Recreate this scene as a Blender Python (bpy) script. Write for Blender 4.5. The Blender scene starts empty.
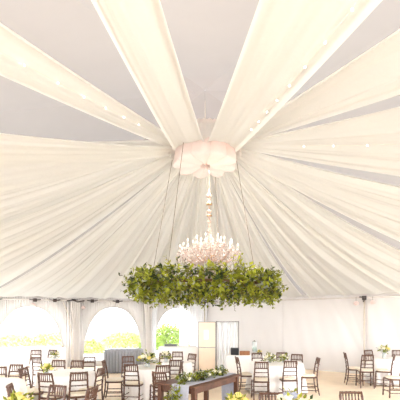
import bpy, math, random
from mathutils import Vector, Matrix
random.seed(11)
S = bpy.context.scene
COL = S.collection
PI = math.pi
F = 370.0

# ------------------------------------------------------------------ materials
def mat(name, col, rough=0.6, noise=0.0, scale=8.0, trans=0.0, tcol=None, metal=0.0, spec=0.3, emit=None, es=0.0, bump=0.0, stretch=None):
    m = bpy.data.materials.new(name); m.use_nodes = True
    nt = m.node_tree; N = nt.nodes; L = nt.links
    N.clear()
    out = N.new('ShaderNodeOutputMaterial')
    b = N.new('ShaderNodeBsdfPrincipled')
    b.inputs['Base Color'].default_value = (*col, 1)
    b.inputs['Roughness'].default_value = rough
    b.inputs['Metallic'].default_value = metal
    b.inputs['Specular IOR Level'].default_value = spec
    if emit:
        b.inputs['Emission Color'].default_value = (*emit, 1)
        b.inputs['Emission Strength'].default_value = es
    tex = None
    if noise or bump:
        tc = N.new('ShaderNodeTexCoord'); mp = N.new('ShaderNodeMapping')
        if stretch: mp.inputs['Scale'].default_value = stretch
        tex = N.new('ShaderNodeTexNoise'); tex.inputs['Scale'].default_value = scale
        tex.inputs['Detail'].default_value = 4
        L.new(tc.outputs['Object'], mp.inputs['Vector']); L.new(mp.outputs['Vector'], tex.inputs['Vector'])
    if noise:
        r = N.new('ShaderNodeValToRGB')
        r.color_ramp.elements[0].position = 0.3; r.color_ramp.elements[1].position = 0.7
        r.color_ramp.elements[0].color = (*[max(0, c*(1-noise)) for c in col], 1)
        r.color_ramp.elements[1].color = (*[min(1, c*(1+noise)) for c in col], 1)
        L.new(tex.outputs['Fac'], r.inputs['Fac']); L.new(r.outputs['Color'], b.inputs['Base Color'])
    if bump:
        bp = N.new('ShaderNodeBump'); bp.inputs['Strength'].default_value = bump; bp.inputs['Distance'].default_value = 0.02
        L.new(tex.outputs['Fac'], bp.inputs['Height']); L.new(bp.outputs['Normal'], b.inputs['Normal'])
    sh = b.outputs['BSDF']
    if trans:
        t = N.new('ShaderNodeBsdfTranslucent'); t.inputs['Color'].default_value = (*(tcol or col), 1)
        mx = N.new('ShaderNodeMixShader'); mx.inputs['Fac'].default_value = trans
        L.new(sh, mx.inputs[1]); L.new(t.outputs['BSDF'], mx.inputs[2]); sh = mx.outputs['Shader']
    L.new(sh, out.inputs['Surface'])
    return m

def clear_mat(name, tint, mixfac, col, gloss=0.15):
    # clear sheet or crystal: mostly see-through, some pale body, some gloss
    m = bpy.data.materials.new(name); m.use_nodes = True
    nt = m.node_tree; N = nt.nodes; L = nt.links; N.clear()
    out = N.new('ShaderNodeOutputMaterial')
    t = N.new('ShaderNodeBsdfTransparent'); t.inputs['Color'].default_value = (*tint, 1)
    d = N.new('ShaderNodeBsdfPrincipled'); d.inputs['Base Color'].default_value = (*col, 1)
    d.inputs['Roughness'].default_value = gloss; d.inputs['Specular IOR Level'].default_value = 0.6
    mx = N.new('ShaderNodeMixShader'); mx.inputs['Fac'].default_value = mixfac
    L.new(t.outputs[0], mx.inputs[1]); L.new(d.outputs[0], mx.inputs[2]); L.new(mx.outputs[0], out.inputs['Surface'])
    return m

M = {}
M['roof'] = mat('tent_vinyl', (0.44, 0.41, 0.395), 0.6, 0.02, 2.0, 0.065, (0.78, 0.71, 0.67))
M['swag'] = mat('cream_voile', (0.80, 0.79, 0.755), 0.8, 0.02, 30.0, 0.42, (0.91, 0.90, 0.865), spec=0.1)
M['wall'] = mat('sidewall_vinyl', (0.74, 0.695, 0.665), 0.55, 0.02, 1.2, 0.07, (0.9, 0.86, 0.85), bump=0.25)
M['floor'] = mat('tan_floor', (0.93, 0.76, 0.58), 0.7, 0.04, 3.0)
M['ground'] = mat('pale_sand', (0.62, 0.60, 0.54), 0.9, 0.05, 1.0)
M['wood'] = mat('dark_chair_wood', (0.10, 0.040, 0.020), 0.38, 0.25, 20.0, spec=0.5)
M['table_wood'] = mat('farm_table_wood', (0.105, 0.042, 0.022), 0.5, 0.35, 6.0, stretch=(1, 12, 1), bump=0.2)
M['crate'] = mat('brown_crate_wood', (0.34, 0.15, 0.07), 0.6, 0.2, 10.0)
M['cushion'] = mat('ivory_cushion', (0.86, 0.76, 0.62), 0.8, 0.04, 30.0)
M['cloth'] = mat('white_linen', (0.90, 0.86, 0.83), 0.8, 0.02, 30.0, spec=0.1)
M['satin'] = mat('grey_satin', (0.27, 0.265, 0.28), 0.4, 0.08, 20.0, spec=0.5)
M['runner'] = mat('blue_grey_runner', (0.46, 0.46, 0.53), 0.8, 0.06, 30.0)
M['curtain'] = mat('cream_tan_curtain', (0.95, 0.90, 0.86), 0.8, 0.03, 20.0, 0.25, (0.94, 0.88, 0.82))
M['sheer'] = mat('sheer_white_curtain', (0.94, 0.93, 0.93), 0.8, 0.02, 20.0, 0.4, (0.95, 0.94, 0.94))
M['metal'] = mat('tent_pole_metal', (0.62, 0.53, 0.43), 0.45, 0.05, 10.0)
M['beam'] = mat('eave_tube', (0.66, 0.60, 0.55), 0.5, 0.05, 10.0, metal=0.2)
M['dark'] = mat('dark_bracket', (0.06, 0.045, 0.04), 0.5, 0.2, 20.0)
M['black'] = mat('black_plastic', (0.015, 0.015, 0.018), 0.5, 0.1, 30.0)
M['pink'] = mat('pale_pink_paper', (0.92, 0.80, 0.76), 0.7, 0.04, 20.0, 0.3, (0.95, 0.7, 0.65))
M['tanboard'] = mat('tan_board', (0.86, 0.68, 0.52), 0.6, 0.05, 4.0)
M['frame'] = mat('grey_frame', (0.30, 0.27, 0.25), 0.5, 0.1, 10.0)
M['paper'] = mat('white_paper', (0.92, 0.92, 0.90), 0.8, 0.01, 30.0)
M['rope'] = mat('brown_rope', (0.25, 0.19, 0.15), 0.9, 0.2, 60.0)
M['pane'] = clear_mat('clear_vinyl', (0.97, 0.98, 0.98), 0.05, (0.9, 0.9, 0.9))
M['crystal'] = clear_mat('crystal_glass', (0.98, 0.96, 0.95), 0.5, (0.78, 0.69, 0.65), 0.08)
M['crystal_dark'] = mat('crystal_arm', (0.50, 0.36, 0.30), 0.12, 0.12, 20.0, spec=0.8)
M['brass'] = mat('aged_brass', (0.42, 0.27, 0.16), 0.35, 0.15, 20.0, metal=0.6)
M['candle'] = mat('ivory_candle', (0.60, 0.55, 0.49), 0.6, 0.02, 20.0)
M['bulb'] = mat('warm_bulb', (1, 0.85, 0.7), 0.5, emit=(1, 0.80, 0.58), es=1.2)
M['fairy'] = mat('fairy_bulb', (1, 0.97, 0.9), 0.5, emit=(1, 0.95, 0.85), es=5.0)
M['wire'] = mat('clear_wire', (0.85, 0.80, 0.70), 0.5, 0.02, 20)
M['rosette'] = mat('blush_tulle', (0.84, 0.78, 0.77), 0.8, 0.02, 30.0, 0.3, (0.93, 0.79, 0.75), spec=0.1)
M['leaf_a'] = mat('olive_leaf', (0.15, 0.16, 0.013), 0.5, 0.3, 5.0, 0.3, (0.30, 0.34, 0.02))
M['leaf_b'] = mat('lime_leaf', (0.28, 0.31, 0.03), 0.5, 0.25, 5.0, 0.35, (0.52, 0.53, 0.05))
M['leaf_c'] = mat('deep_leaf', (0.034, 0.052, 0.012), 0.5, 0.3, 5.0, 0.2, (0.06, 0.08, 0.015))
M['leaf_d'] = mat('silver_leaf', (0.34, 0.36, 0.27), 0.5, 0.2, 5.0, 0.2)
M['twig'] = mat('brown_twig', (0.13, 0.075, 0.04), 0.8, 0.2, 20.0)
M['bush_pale'] = mat('pale_bush_leaf', (0.54, 0.58, 0.22), 0.6, 0.15, 1.5, 0.3, (0.6, 0.65, 0.25))
M['bush'] = mat('bush_leaf', (0.24, 0.33, 0.06), 0.6, 0.25, 1.5, 0.25, (0.36, 0.45, 0.07))
M['hay'] = mat('dry_bush_leaf', (0.64, 0.58, 0.26), 0.6, 0.15, 1.5, 0.3, (0.7, 0.64, 0.28))
M['yellow'] = mat('yellow_petal', (0.90, 0.74, 0.26), 0.6, 0.08, 20.0, 0.2)
M['whitep'] = mat('cream_petal', (0.93, 0.87, 0.68), 0.6, 0.05, 20.0, 0.2)
M['thistle'] = mat('blue_grey_thistle', (0.36, 0.38, 0.48), 0.7, 0.2, 30.0)
M['vase'] = clear_mat('vase_glass', (0.93, 0.95, 0.94), 0.35, (0.8, 0.82, 0.8), 0.08)
M['drink'] = mat('teal_green_drink', (0.25, 0.45, 0.36), 0.3, 0.2, 8.0)
M['steel'] = mat('dark_steel', (0.13, 0.12, 0.12), 0.4, 0.1, 10.0, metal=0.5)
M['chrome'] = mat('bright_steel', (0.6, 0.58, 0.56), 0.3, 0.05, 10.0, metal=0.8)

# ------------------------------------------------------------------ helpers
class MB:
    def __init__(s): s.v = []; s.f = []; s.mi = []
    def add(s, vs, fs, mi=0):
        o = len(s.v); s.v += [tuple(v) for v in vs]; s.f += [tuple(i+o for i in f) for f in fs]; s.mi += [mi]*len(fs)
    def box(s, c, d, rot=None, mi=0):
        vs = []
        for x in (-.5, .5):
            for y in (-.5, .5):
                for z in (-.5, .5):
                    p = Vector((x*d[0], y*d[1], z*d[2]))
                    if rot is not None: p = rot @ p
                    vs.append(Vector(c)+p)
        s.add(vs, [(0,1,3,2),(4,6,7,5),(0,4,5,1),(2,3,7,6),(0,2,6,4),(1,5,7,3)], mi)
    def tube(s, pts, rad, n=6, mi=0, cap=True):
        pts = [Vector(p) for p in pts]; k = len(pts)
        if not hasattr(rad, '__len__'): rad = [rad]*k
        vs = []; up = None
        for i, p in enumerate(pts):
            t = (pts[min(i+1, k-1)]-pts[max(i-1, 0)]).normalized()
            if up is None:
                a = Vector((0,0,1)) if abs(t.z) < .9 else Vector((1,0,0))
                up = (a - t*a.dot(t)).normalized()
            else:
                up = (up - t*up.dot(t)).normalized()
            w = t.cross(up)
            for j in range(n):
                an = 2*PI*j/n
                vs.append(p + (up*math.cos(an)+w*math.sin(an))*rad[i])
        fs = []
        for i in range(k-1):
            for j in range(n):
                fs.append((i*n+j, i*n+(j+1)%n, (i+1)*n+(j+1)%n, (i+1)*n+j))
        if cap:
            fs.append(tuple(range(n-1, -1, -1))); fs.append(tuple((k-1)*n+j for j in range(n)))
        s.add(vs, fs, mi)
    def lathe(s, prof, c=(0,0,0), n=16, mi=0):
        vs = []; k = len(prof)
        for r, z in prof:
            for j in range(n):
                an = 2*PI*j/n
                vs.append((c[0]+r*math.cos(an), c[1]+r*math.sin(an), c[2]+z))
        fs = [(i*n+j, i*n+(j+1)%n, (i+1)*n+(j+1)%n, (i+1)*n+j) for i in range(k-1) for j in range(n)]
        fs.append(tuple(range(n-1, -1, -1))); fs.append(tuple((k-1)*n+j for j in range(n)))
        s.add(vs, fs, mi)
    def grid(s, fn, nu, nv, mi=0, wrap=False):
        vs = [fn(i/(nu if wrap else nu-1), j/(nv-1)) for j in range(nv) for i in range(nu)]
        fs = []
        for j in range(nv-1):
            for i in range(nu if wrap else nu-1):
                fs.append((j*nu+i, j*nu+(i+1)%nu, (j+1)*nu+(i+1)%nu, (j+1)*nu+i))
        s.add(vs, fs, mi)
    def leaf(s, p, d, nrm, ln, w, mi=0):
        d = d.normalized(); sd = d.cross(nrm)
        if sd.length < 1e-4: sd = d.orthogonal()
        sd.normalize(); n = sd.cross(d)
        a = p; b = p+d*ln*.35+sd*w*.5+n*w*.12; c = p+d*ln; e = p+d*ln*.35-sd*w*.5+n*w*.12; m = p+d*ln*.5-n*w*.06
        s.add([a, b, c, e, m], [(0,1,4),(1,2,4),(2,3,4),(3,0,4)], mi)
    def blob(s, c, r, mi=0, n=7, k=5, sq=1.0, jit=0.0):
        vs = []; 
        for i in range(k+1):
            th = PI*i/k
            for j in range(n):
                ph = 2*PI*j/n; q = r*(1+random.uniform(-jit, jit))
                vs.append((c[0]+q*math.sin(th)*math.cos(ph), c[1]+q*math.sin(th)*math.sin(ph), c[2]+q*sq*math.cos(th)))
        s.add(vs, [(i*n+j, (i+1)*n+j, (i+1)*n+(j+1)%n, i*n+(j+1)%n) for i in range(k) for j in range(n)], mi)
    def build(s, name, ms, parent=None, smooth=False, bevel=0.0, loc=None, solid=0.0):
        me = bpy.data.meshes.new(name); me.from_pydata(s.v, [], s.f)
        for m in (ms if isinstance(ms, (list, tuple)) else [ms]): me.materials.append(m)
        me.polygons.foreach_set('material_index', s.mi)
        if smooth: me.polygons.foreach_set('use_smooth', [True]*len(s.f))
        me.update()
        o = bpy.data.objects.new(name, me); COL.objects.link(o)
        if parent: o.parent = parent
        if loc: o.location = loc
        if bevel:
            b = o.modifiers.new('bevel', 'BEVEL'); b.width = bevel; b.segments = 2; b.limit_method = 'ANGLE'
        if solid:
            b = o.modifiers.new('solid', 'SOLIDIFY'); b.thickness = solid; b.offset = 0
        return o

def tag(o, label=None, cat=None, group=None, kind=None):
    if label: o['label'] = label
    if cat: o['category'] = cat
    if group: o['group'] = group
    if kind: o['kind'] = kind
    return o
def empty(name, loc, rz=0, label=None, cat=None, group=None):
    o = bpy.data.objects.new(name, None); COL.objects.link(o); o.empty_display_size = .1
    o.location = loc; o.rotation_euler = (0, 0, rz)
    return tag(o, label, cat, group)
def kids(o): return [c for c in bpy.data.objects if c.parent == o]
def copy_tree(o, parent=None):
    ch = kids(o); c = o.copy(); COL.objects.link(c); c.parent = parent
    for x in ch: copy_tree(x, c)
    return c
def at(px, s): return Vector(((px-200.0)/s, F/s, 0))
def struct(o): return tag(o, kind='structure')

# ------------------------------------------------------------------ tent shell
C = Vector((.23, 16.8, 0))
RW = Vector((.797, -.604, 0)).normalized()      # along the right wall
LW = Vector((-.926, -.376, 0)).normalized()     # along the left wall
RN = Vector((-RW.y, RW.x, 0)); RN = RN if RN.y < 0 else -RN   # inward normals
LN = Vector((-LW.y, LW.x, 0)); LN = LN if LN.y < 0 else -LN
POLY = [(C.x, C.y), (8.2, 10.76), (9.2, 1.5), (4, -4.5), (-5, -4.5), (-10.5, 3), (-9.03, 13.04)]
P = Vector((.1, 7.2, 0))
EZ = 2.72
def hit(a, m=0.0):
    d = (math.cos(a), math.sin(a)); best = 1e9
    for i in range(len(POLY)):
        p = (POLY[i][0]-P.x, POLY[i][1]-P.y); q = (POLY[(i+1)%len(POLY)][0]-P.x, POLY[(i+1)%len(POLY)][1]-P.y)
        e = (q[0]-p[0], q[1]-p[1]); den = d[0]*e[1]-d[1]*e[0]
        if abs(den) < 1e-9: continue
        t = (p[0]*e[1]-p[1]*e[0])/den; s = (p[0]*d[1]-p[1]*d[0])/den
        if t > 0 and -1e-6 <= s <= 1+1e-6: best = min(best, t)
    return best-m

# floor: a platform slab
b = MB(); n = len(POLY)
b.add([(x, y, 0) for x, y in POLY]+[(x, y, -.06) for x, y in POLY],
      [tuple(range(n-1, -1, -1)), tuple(range(n, 2*n))]+[(i, (i+1)%n, (i+1)%n+n, i+n) for i in range(n)])
struct(b.build('floor', M['floor']))
# ground outside
b = MB(); b.box((0, 15, -.16), (140, 130, .1)); struct(b.build('ground', M['ground']))
# roof
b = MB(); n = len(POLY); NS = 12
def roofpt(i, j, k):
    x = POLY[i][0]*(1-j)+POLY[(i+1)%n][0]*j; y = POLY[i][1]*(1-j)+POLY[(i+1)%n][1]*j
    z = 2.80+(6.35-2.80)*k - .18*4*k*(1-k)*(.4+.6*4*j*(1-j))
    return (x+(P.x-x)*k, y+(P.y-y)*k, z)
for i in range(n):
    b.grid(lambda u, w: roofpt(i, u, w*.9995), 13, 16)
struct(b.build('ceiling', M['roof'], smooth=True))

# walls -----------------------------------------------------------
WH = 2.80
ARCH = [(1.33, 1.10), (4.10, 1.19), (7.23, 1.20)]   # centre along the wall, half width
SILL = .22; TOP = 2.37
LLEN = 10.0
def arch_z(dx, hw):
    k = max(0, 1-abs(dx/hw)**2.3); return SILL+(TOP-SILL)*(k**.46)
b = MB()
def lwp(t, z, off=0.0):
    w = .008*math.sin(t*3)+.002*math.sin(t*17+1)
    return C+LW*t+LN*(w+off)+Vector((0, 0, z))
ts = sorted(set([round(i*LLEN/100, 3) for i in range(101)]+[round(c+h*math.cos(PI*k/40), 3) for c, h in ARCH for k in range(41)]))
for t0, t1 in zip(ts[:-1], ts[1:]):
    tm = (t0+t1)/2; cov = [(c, h) for c, h in ARCH if abs(tm-c) < h]
    if cov:
        c, h = cov[0]
        z0, z1 = arch_z(t0-c, h), arch_z(t1-c, h)
        b.add([lwp(t0, 0), lwp(t1, 0), lwp(t1, SILL), lwp(t0, SILL)], [(0,1,2,3)])
        b.add([lwp(t0, z0), lwp(t1, z1), lwp(t1, WH), lwp(t0, WH)], [(0,1,2,3)])
    else:
        b.add([lwp(t0, 0), lwp(t1, 0), lwp(t1, WH), lwp(t0, WH)], [(0,1,2,3)])
struct(b.build('wall_left', M['wall'], smooth=True, solid=.012))
for i, (c, h) in enumerate(ARCH):
    w = tag(empty('window_%d' % (i+1), C+LW*c), kind='structure')
    pts = [C*0+LW*(h*math.cos(PI*k/40)) for k in range(41)]
    loop = [(h*math.cos(PI*k/40)) for k in range(41)]
    fr = MB(); path = [LW*x+Vector((0, 0, arch_z(x, h)))+LN*.01 for x in loop]
    fr.tube(path+[path[0]], .014, 5); fr.build('window_frame', M['wall'], w, smooth=True)
    pn = MB()
    for x0, x1 in zip(loop[:-1], loop[1:]):
        pn.add([LW*x0+Vector((0,0,SILL))-LN*.005, LW*x1+Vector((0,0,SILL))-LN*.005, LW*x1+Vector((0,0,arch_z(x1,h)))-LN*.005, LW*x0+Vector((0,0,arch_z(x0,h)))-LN*.005], [(0,1,2,3)])
    pn.build('window_pane', M['pane'], w)
b = MB(); RL = 10.0
def rwp(t, z):
    seam = .0
    for s_ in (3.79, 6.81): seam += .045*math.exp(-((t-s_)/.03)**2)
    wv = .016*math.sin(t*5.3+z*1.2)+.012*math.sin(t*2.1-z*2.6)+.007*math.sin(t*13+z*3.3)
    dg = .05*math.exp(-(((t-6.0)+(z-1.9)*.55)/.09)**2)+.035*math.exp(-(((t-6.4)+(z-2.1)*.35)/.07)**2)
    return C+RW*t+RN*(wv-seam-dg*.5)+Vector((0, 0, z))
b.grid(lambda u, w: rwp(u*RL, w*WH), 260, 30)
struct(b.build('wall_right', M['wall'], smooth=True, solid=.012))
# baseboard strip: dark ground pocket where the sidewall meets the floor
# eave beams (tubes along the wall tops)
for nm, w, ln, nn in (('trim_1', LW, LLEN, LN), ('trim_2', RW, RL, RN)):
    b = MB(); b.tube([C+nn*.07+w*.05+Vector((0,0,2.64)), C+nn*.07+w*ln+Vector((0,0,2.64))], .028, 8)
    struct(b.build(nm, M['beam'], smooth=True))

# poles with brackets
def pole(base, nn, label, h=2.68):
    r = empty('tent_pole', base+nn*.10, 0, label, 'pole', 'side poles of the tent')
    b = MB(); b.tube([(0,0,0),(0,0,h)], .027, 8); b.build('shaft', M['metal'], r, smooth=True)
    b = MB(); b.box((0,0,.01), (.18,.18,.02)); b.build('base_plate', M['metal'], r)
    b = MB(); b.box((0,0,h-.06), (.11,.11,.14)); b.tube([(-.17,0,h-.03),(.17,0,h-.03)], .022, 6); b.tube([(0,0,h-.12),(nn.x*.14,nn.y*.14,h-.2)], .016, 6)
    b.build('bracket', M['dark'], r, bevel=.01)
    return r
pole(C+RW*6.81, RN, 'tan tent pole against white wall behind the right-hand dining table')
pole(C+(RN+LN)*.08, (RN+LN).normalized(), 'tan tent pole rising above the tan notice board')
pole(C+LW*5.66, LN, 'tan tent pole between the two widest arched windows, wrapped by a drape')
pole(C+LW*2.66, LN, 'tent pole wrapped by a drape just left of the third arched window')
def bracket(base, nn, label):
    r = empty('eave_bracket', base+nn*.10+Vector((0,0,2.62)), math.atan2(nn.y, nn.x), label, 'bracket', 'dark clamps on the eave beam')
    b = MB(); b.box((0,0,0), (.10,.13,.13)); b.build('clamp', M['dark'], r, bevel=.015)
    b = MB(); b.tube([(.02,-.20,.02),(.05,0,-.01),(.02,.20,.02)], .018, 6); b.build('strap', M['dark'], r, smooth=True)
bracket(C+LW*7.05, LN, 'dark clamp on the eave beam above the leftmost arched window')
bracket(C+LW*8.35, LN, 'dark clamp on the eave beam at the left edge of the photo')
bracket(C+LW*6.35, LN, 'dark clamp between the leftmost arch and the wrapped pole')
bracket(C+LW*4.95, LN, 'dark clamp on the eave beam left of the middle arch top')
bracket(C+LW*3.95, LN, 'dark clamp on the eave beam above the middle arched window')
def pinkball(px_t, w, nn, label, z=2.42, r=.095):
    base = C+w*px_t+nn*.12
    o = empty('paper_lantern', base+Vector((0,0,z)), 0, label, 'lantern', 'small paper lanterns under the eave')
    b = MB(); b.blob((0,0,0), r, n=14, k=10, sq=.85); b.build('shade', M['pink'], o, smooth=True)
    b = MB(); b.tube([(0,0,r*.8),(0,0,2.66-z)], .006, 5); b.build('cord', M['rope'], o)
pinkball(7.12, LW, LN, 'small pale pink lantern under the eave above the leftmost arch')
pinkball(5.30, LW, LN, 'small pale lantern under the eave right of the wrapped pole', 2.36, .08)
pinkball(6.55, RW, RN, 'small pale pink lantern under the eave, left of right wall pole', 2.44, .09)
pinkball(7.08, RW, RN, 'small pale lantern under the eave, right of right wall pole', 2.46, .08)

# curtains on the left wall
def curtain(t, wt, wb, m, label, zt=2.62, zb=.05, bow=.0, folds=5, off=.22):
    r = empty('curtain', C+LW*t+LN*off, 0, label, 'curtain', None)
    b = MB()
    def fn(u, v):
        z = zt+(zb-zt)*v
        w = wt+(wb-wt)*min(1, v*2.2)
        x = (u-.5)*w + bow*math.sin(min(1, v*1.6)*PI*.5)
        d = .028*math.sin(u*2*PI*folds)+.012*math.sin(u*31+v*3)
        return LW*x+LN*d+Vector((0,0,z))
    b.grid(fn, folds*10+1, 22); b.build('drape', m, r, smooth=True, solid=.004)
    return r
c1 = curtain(5.62, .38, .22, M['curtain'], 'tan and cream drape gathered around the pole between the two widest arches', bow=-.06)
b = MB(); b.tube([LW*.30+LN*.05+Vector((0,0,2.60)), LW*.1+LN*.1+Vector((0,0,2.63)), LW*(-.1)+LN*.07+Vector((0,0,2.57)), LW*(-.35)+LN*.05+Vector((0,0,2.62))], .025, 6); b.build('tie_cord', M['dark'], c1)
b = MB(); b.tube([LW*.44+LN*.07+Vector((0,0,2.58)), LW*.26+LN*.08+Vector((0,0,2.1)), LW*.14+LN*.08+Vector((0,0,1.4)), LW*.10+LN*.08+Vector((0,0,.1))], .02, 6); b.build('piping', M['metal'], c1)
curtain(2.70, .38, .25, M['curtain'], 'tan and cream drape gathered around the pole left of the third arch', bow=-.03)
curtain(1.10, .62, .42, M['sheer'], 'grey white drape hanging in front of the third arched window', folds=4)
curtain(.42, .85, .80, M['sheer'], 'sheer white drape in the corner beside the tan notice board', folds=6)
curtain(2.36, .20, .24, M['sheer'], 'sheer white drape along the left side of third arch', folds=3, bow=.12)

# ------------------------------------------------------------------ ceiling swags
R0 = .62
def swag(f0, f1, s0, s1, label, z0=5.30, sag=.22, folds=4, amp=.05, ze=2.74, seed=1, edge=.05, lights=False, rng=.97):
    rnd = random.Random(seed)
    ph = [rnd.uniform(0, 6.28) for _ in range(8)]
    ks = [folds*rnd.uniform(.22, .36), folds*rnd.uniform(.6, .8), folds*rnd.uniform(1.2, 1.5), folds*rnd.uniform(2.3, 2.9)]
    b = MB()
    def surf(u, v):
        t = v
        fe = math.radians(f0+(f1-f0)*u); fs = math.radians(s0+(s1-s0)*u)
        R = hit(fe)*rng
        st = P+Vector((R0*math.cos(fs), R0*math.sin(fs), 0)); en = P+Vector((R*math.cos(fe), R*math.sin(fe), 0))
        p = st.lerp(en, t)
        z = z0+(ze-z0)*t-sag*4*t*(1-t)
        g = .55*amp*(.40+2.2*t*(1-t)+.25*t)
        w = u+.03*math.sin(t*5+ph[4])*(1-u)*u*4
        fo = math.sin(6.283*ks[0]*w+ph[0])*.9+math.sin(6.283*ks[1]*w+ph[1]+.6*t)*.65+math.sin(6.283*ks[2]*w+ph[2]-.8*t)*.24+math.sin(6.283*ks[3]*w+ph[3]+t)*.09
        ed = edge*math.exp(-(min(u, 1-u)/.035)**2)
        p.z = z+g*fo-ed-.05*math.sin(PI*u)*math.sin(PI*min(1, t*1.3))
        return p
    nu = max(40, int(folds*14)); 
    b.grid(surf, nu, 56)
    o = b.build('ceiling_swag', M['swag'], smooth=True)
    tag(o, label, 'ceiling drape', 'cream voile swags fanning from the tent peak')
    return surf
def fairy(surf, us, label, t0=.12, t1=.95, n=22):
    r = empty('fairy_lights', surf(us[0], t0), 0, label, 'string lights', 'fairy light strings on the ceiling swags')
    o0 = surf(us[0], t0); pts = []
    for i in range(n*2+1):
        k = i/(n*2); q = surf(us[0]+(us[1]-us[0])*k, t0+(t1-t0)*k); q.z -= .035; pts.append(q-o0)
    b = MB(); b.tube(pts, .0025, 4); b.build('wire', M['wire'], r)
    b = MB(); b.blob((0,0,0), .0075, n=6, k=4); bo = None
    for i in range(1, n*2, 2):
        if bo is None: bo = b.build('bulb', M['fairy'], r, smooth=True); q = bo
        else: q = bo.copy(); COL.objects.link(q); q.parent = r
        q.location = pts[i]-Vector((0,0,.008))
sA = swag(264.4, 265.5, 203, 268, 'swag running overhead from the peak to the top left of the photo', 5.08, .15, 3, .035, seed=3)
sB = swag(273.4, 278.5, 272, 337, 'broad swag running overhead from peak toward the top right', 5.08, .15, 4, .04, seed=5)
sC = swag(252.8, 246.1, 222, 192, 'twinkling narrow swag running from peak to upper left edge', 5.18, .18, 3, .04, seed=8)
sD = swag(231.4, 215.5, 204, 168, 'swag below the twinkling one, reaching the left edge at mid height', 5.16, .30, 5, .06, seed=12)
sE = swag(286.1, 297.5, 322, 346, 'swag reaching the upper right edge beside the broad overhead one', 5.26, .15, 4, .04, seed=15)
sF = swag(299.6, 338.9, 338, 358, 'wide swag at right edge between two slits of bare tent roof', 5.24, .20, 7, .06, seed=21)
sG = swag(343.6, 375.5, 350, 377, 'wide swag at right edge below the longest bare slit', 5.20, .22, 7, .07, seed=25)
fan = [(219,189,8),(191,171,7),(173,156,6),(158,143,6),(142.7,129,5),(131,117,5),(119,105,5),(107,94,5),(96,83,5),(85,71,5),(73,60,5),(58.5,47,5),(49,34,5),(36,19.3,6)]
names = ['fan swag directly under the sagging one at left edge','second fan swag below the sagging one at the left edge','third fan swag below the sagging one at the left edge',
 'fan swag meeting the left edge just above the eave','fan swag ending over the leftmost arched window','fan swag ending over wrapped pole beside the leftmost arch',
 'fan swag ending over the middle arched window','fan swag ending over the third arched window','fan swag ending straight behind the chandelier at the tan notice board',
 'fan swag ending over white wall just right of the garland middle','fan swag passing behind the right end of the leafy ring','fan swag ending over white wall right of the leafy ring',
 'fan swag ending over the pole on the right wall','fan swag ending at lower right edge above the right-hand table']
for i, ((a, c, k), nm) in enumerate(zip(fan, names)):
    swag(a, c, a+2, c-2, nm, 5.22+.05*(i % 2), .22+.04*((i*7) % 3), k, .055, 2.73, seed=40+i)
fairy(sC, (.25, .45), 'twinkling fairy lights along the narrow swag at upper left')
fairy(sB, (.80, .75), 'fairy lights along the broad overhead swag at top right')
fairy(sF, (.40, .45), 'fairy lights along the wide swag at the right edge', n=16)

# hoop that carries the swags at the peak, with its fabric collar
r = empty('peak_hoop', P+Vector((0,0,5.30)), 0, 'round hoop at the tent peak gathering all the swags', 'hoop')
b = MB(); b.tube([(R0*.96*math.cos(2*PI*k/48), R0*.96*math.sin(2*PI*k/48), .0) for k in range(49)], .03, 8); b.build('ring', M['metal'], r, smooth=True)
b = MB()
b.grid(lambda u, v: ((.59-.10*v)*math.cos(2*PI*u), (.59-.10*v)*math.sin(2*PI*u), -.02+.26*v+.012*math.sin(2*PI*u*30)), 180, 8, wrap=True); b.build('gathered_cover', M['swag'], r, smooth=True)
b = MB()
b.grid(lambda u, v: ((.665+.03*v+.012*math.sin(2*PI*u*37+v))*math.cos(2*PI*u), (.665+.03*v+.012*math.sin(2*PI*u*37+v))*math.sin(2*PI*u), .07-(.33-.09*abs(math.sin(2*PI*u*4+.4)))*v), 240, 8, wrap=True); b.build('fabric_collar', M['swag'], r, smooth=True)
for k in range(2):
    a = PI/2+k*PI; b = MB(); b.tube([(.48*math.cos(a), .48*math.sin(a), .2), (.05*math.cos(a), .05*math.sin(a), .82)], .005, 5); b.build('hanger_cable', M['wire'], r)
# blush puffed rosette under the hoop
r = empty('tulle_rosette', P+Vector((0,0,4.96)), 0, 'blush white puffed tulle canopy glowing at the tent peak', 'fabric canopy')
b = MB()
def ros(u, v):
    a = 2*PI*u; lob = abs(math.sin(a*4.5))
    rr = (.545+.10*lob)*(1-.12*v) if v > .25 else (.10+(.435+.10*lob)*(v/.25)**.55)*.985
    z = -.06-.085*lob*max(0, 1-abs(v-.3)/.5) + .32*max(0, (v-.15)/.85)
    return (rr*math.cos(a), rr*math.sin(a), z+.012*math.sin(a*40)*v)
b.grid(ros, 216, 18, wrap=True); b.build('puffed_tulle', M['rosette'], r, smooth=True)
b = MB(); b.blob((.18, -.12, .33), .05, n=12, k=8); b.build('bulb', M['bulb'], r, smooth=True)
b = MB(); b.tube([(0,0,.50),(0,0,-.08)], .02, 8); b.build('centre_tube', M['chrome'], r)
def lamp(name, loc, e, col, rad):
    l = bpy.data.lights.new(name, 'POINT'); l.energy = e; l.color = col; l.shadow_soft_size = rad
    o = bpy.data.objects.new(name, l); COL.objects.link(o); o.location = loc; return o
lamp('rosette_lamp', P+Vector((.2,-.15,5.06)), .5, (1, .34, .15), .06)

lamp('chandelier_lamp', P+Vector((.11,0,3.46)), 1.5, (1, .90, .80), .25)
sl = bpy.data.lights.new('floor_fill_spot', 'SPOT'); sl.energy = 130; sl.color = (1, .95, .88); sl.spot_size = math.radians(158); sl.spot_blend = .6; sl.shadow_soft_size = .45  # added unseen fill brightening floor and tables, apart from the rosette lamp
so2 = bpy.data.objects.new('floor_fill_spot', sl); COL.objects.link(so2); so2.location = P+Vector((0,0,4.72))
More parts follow.
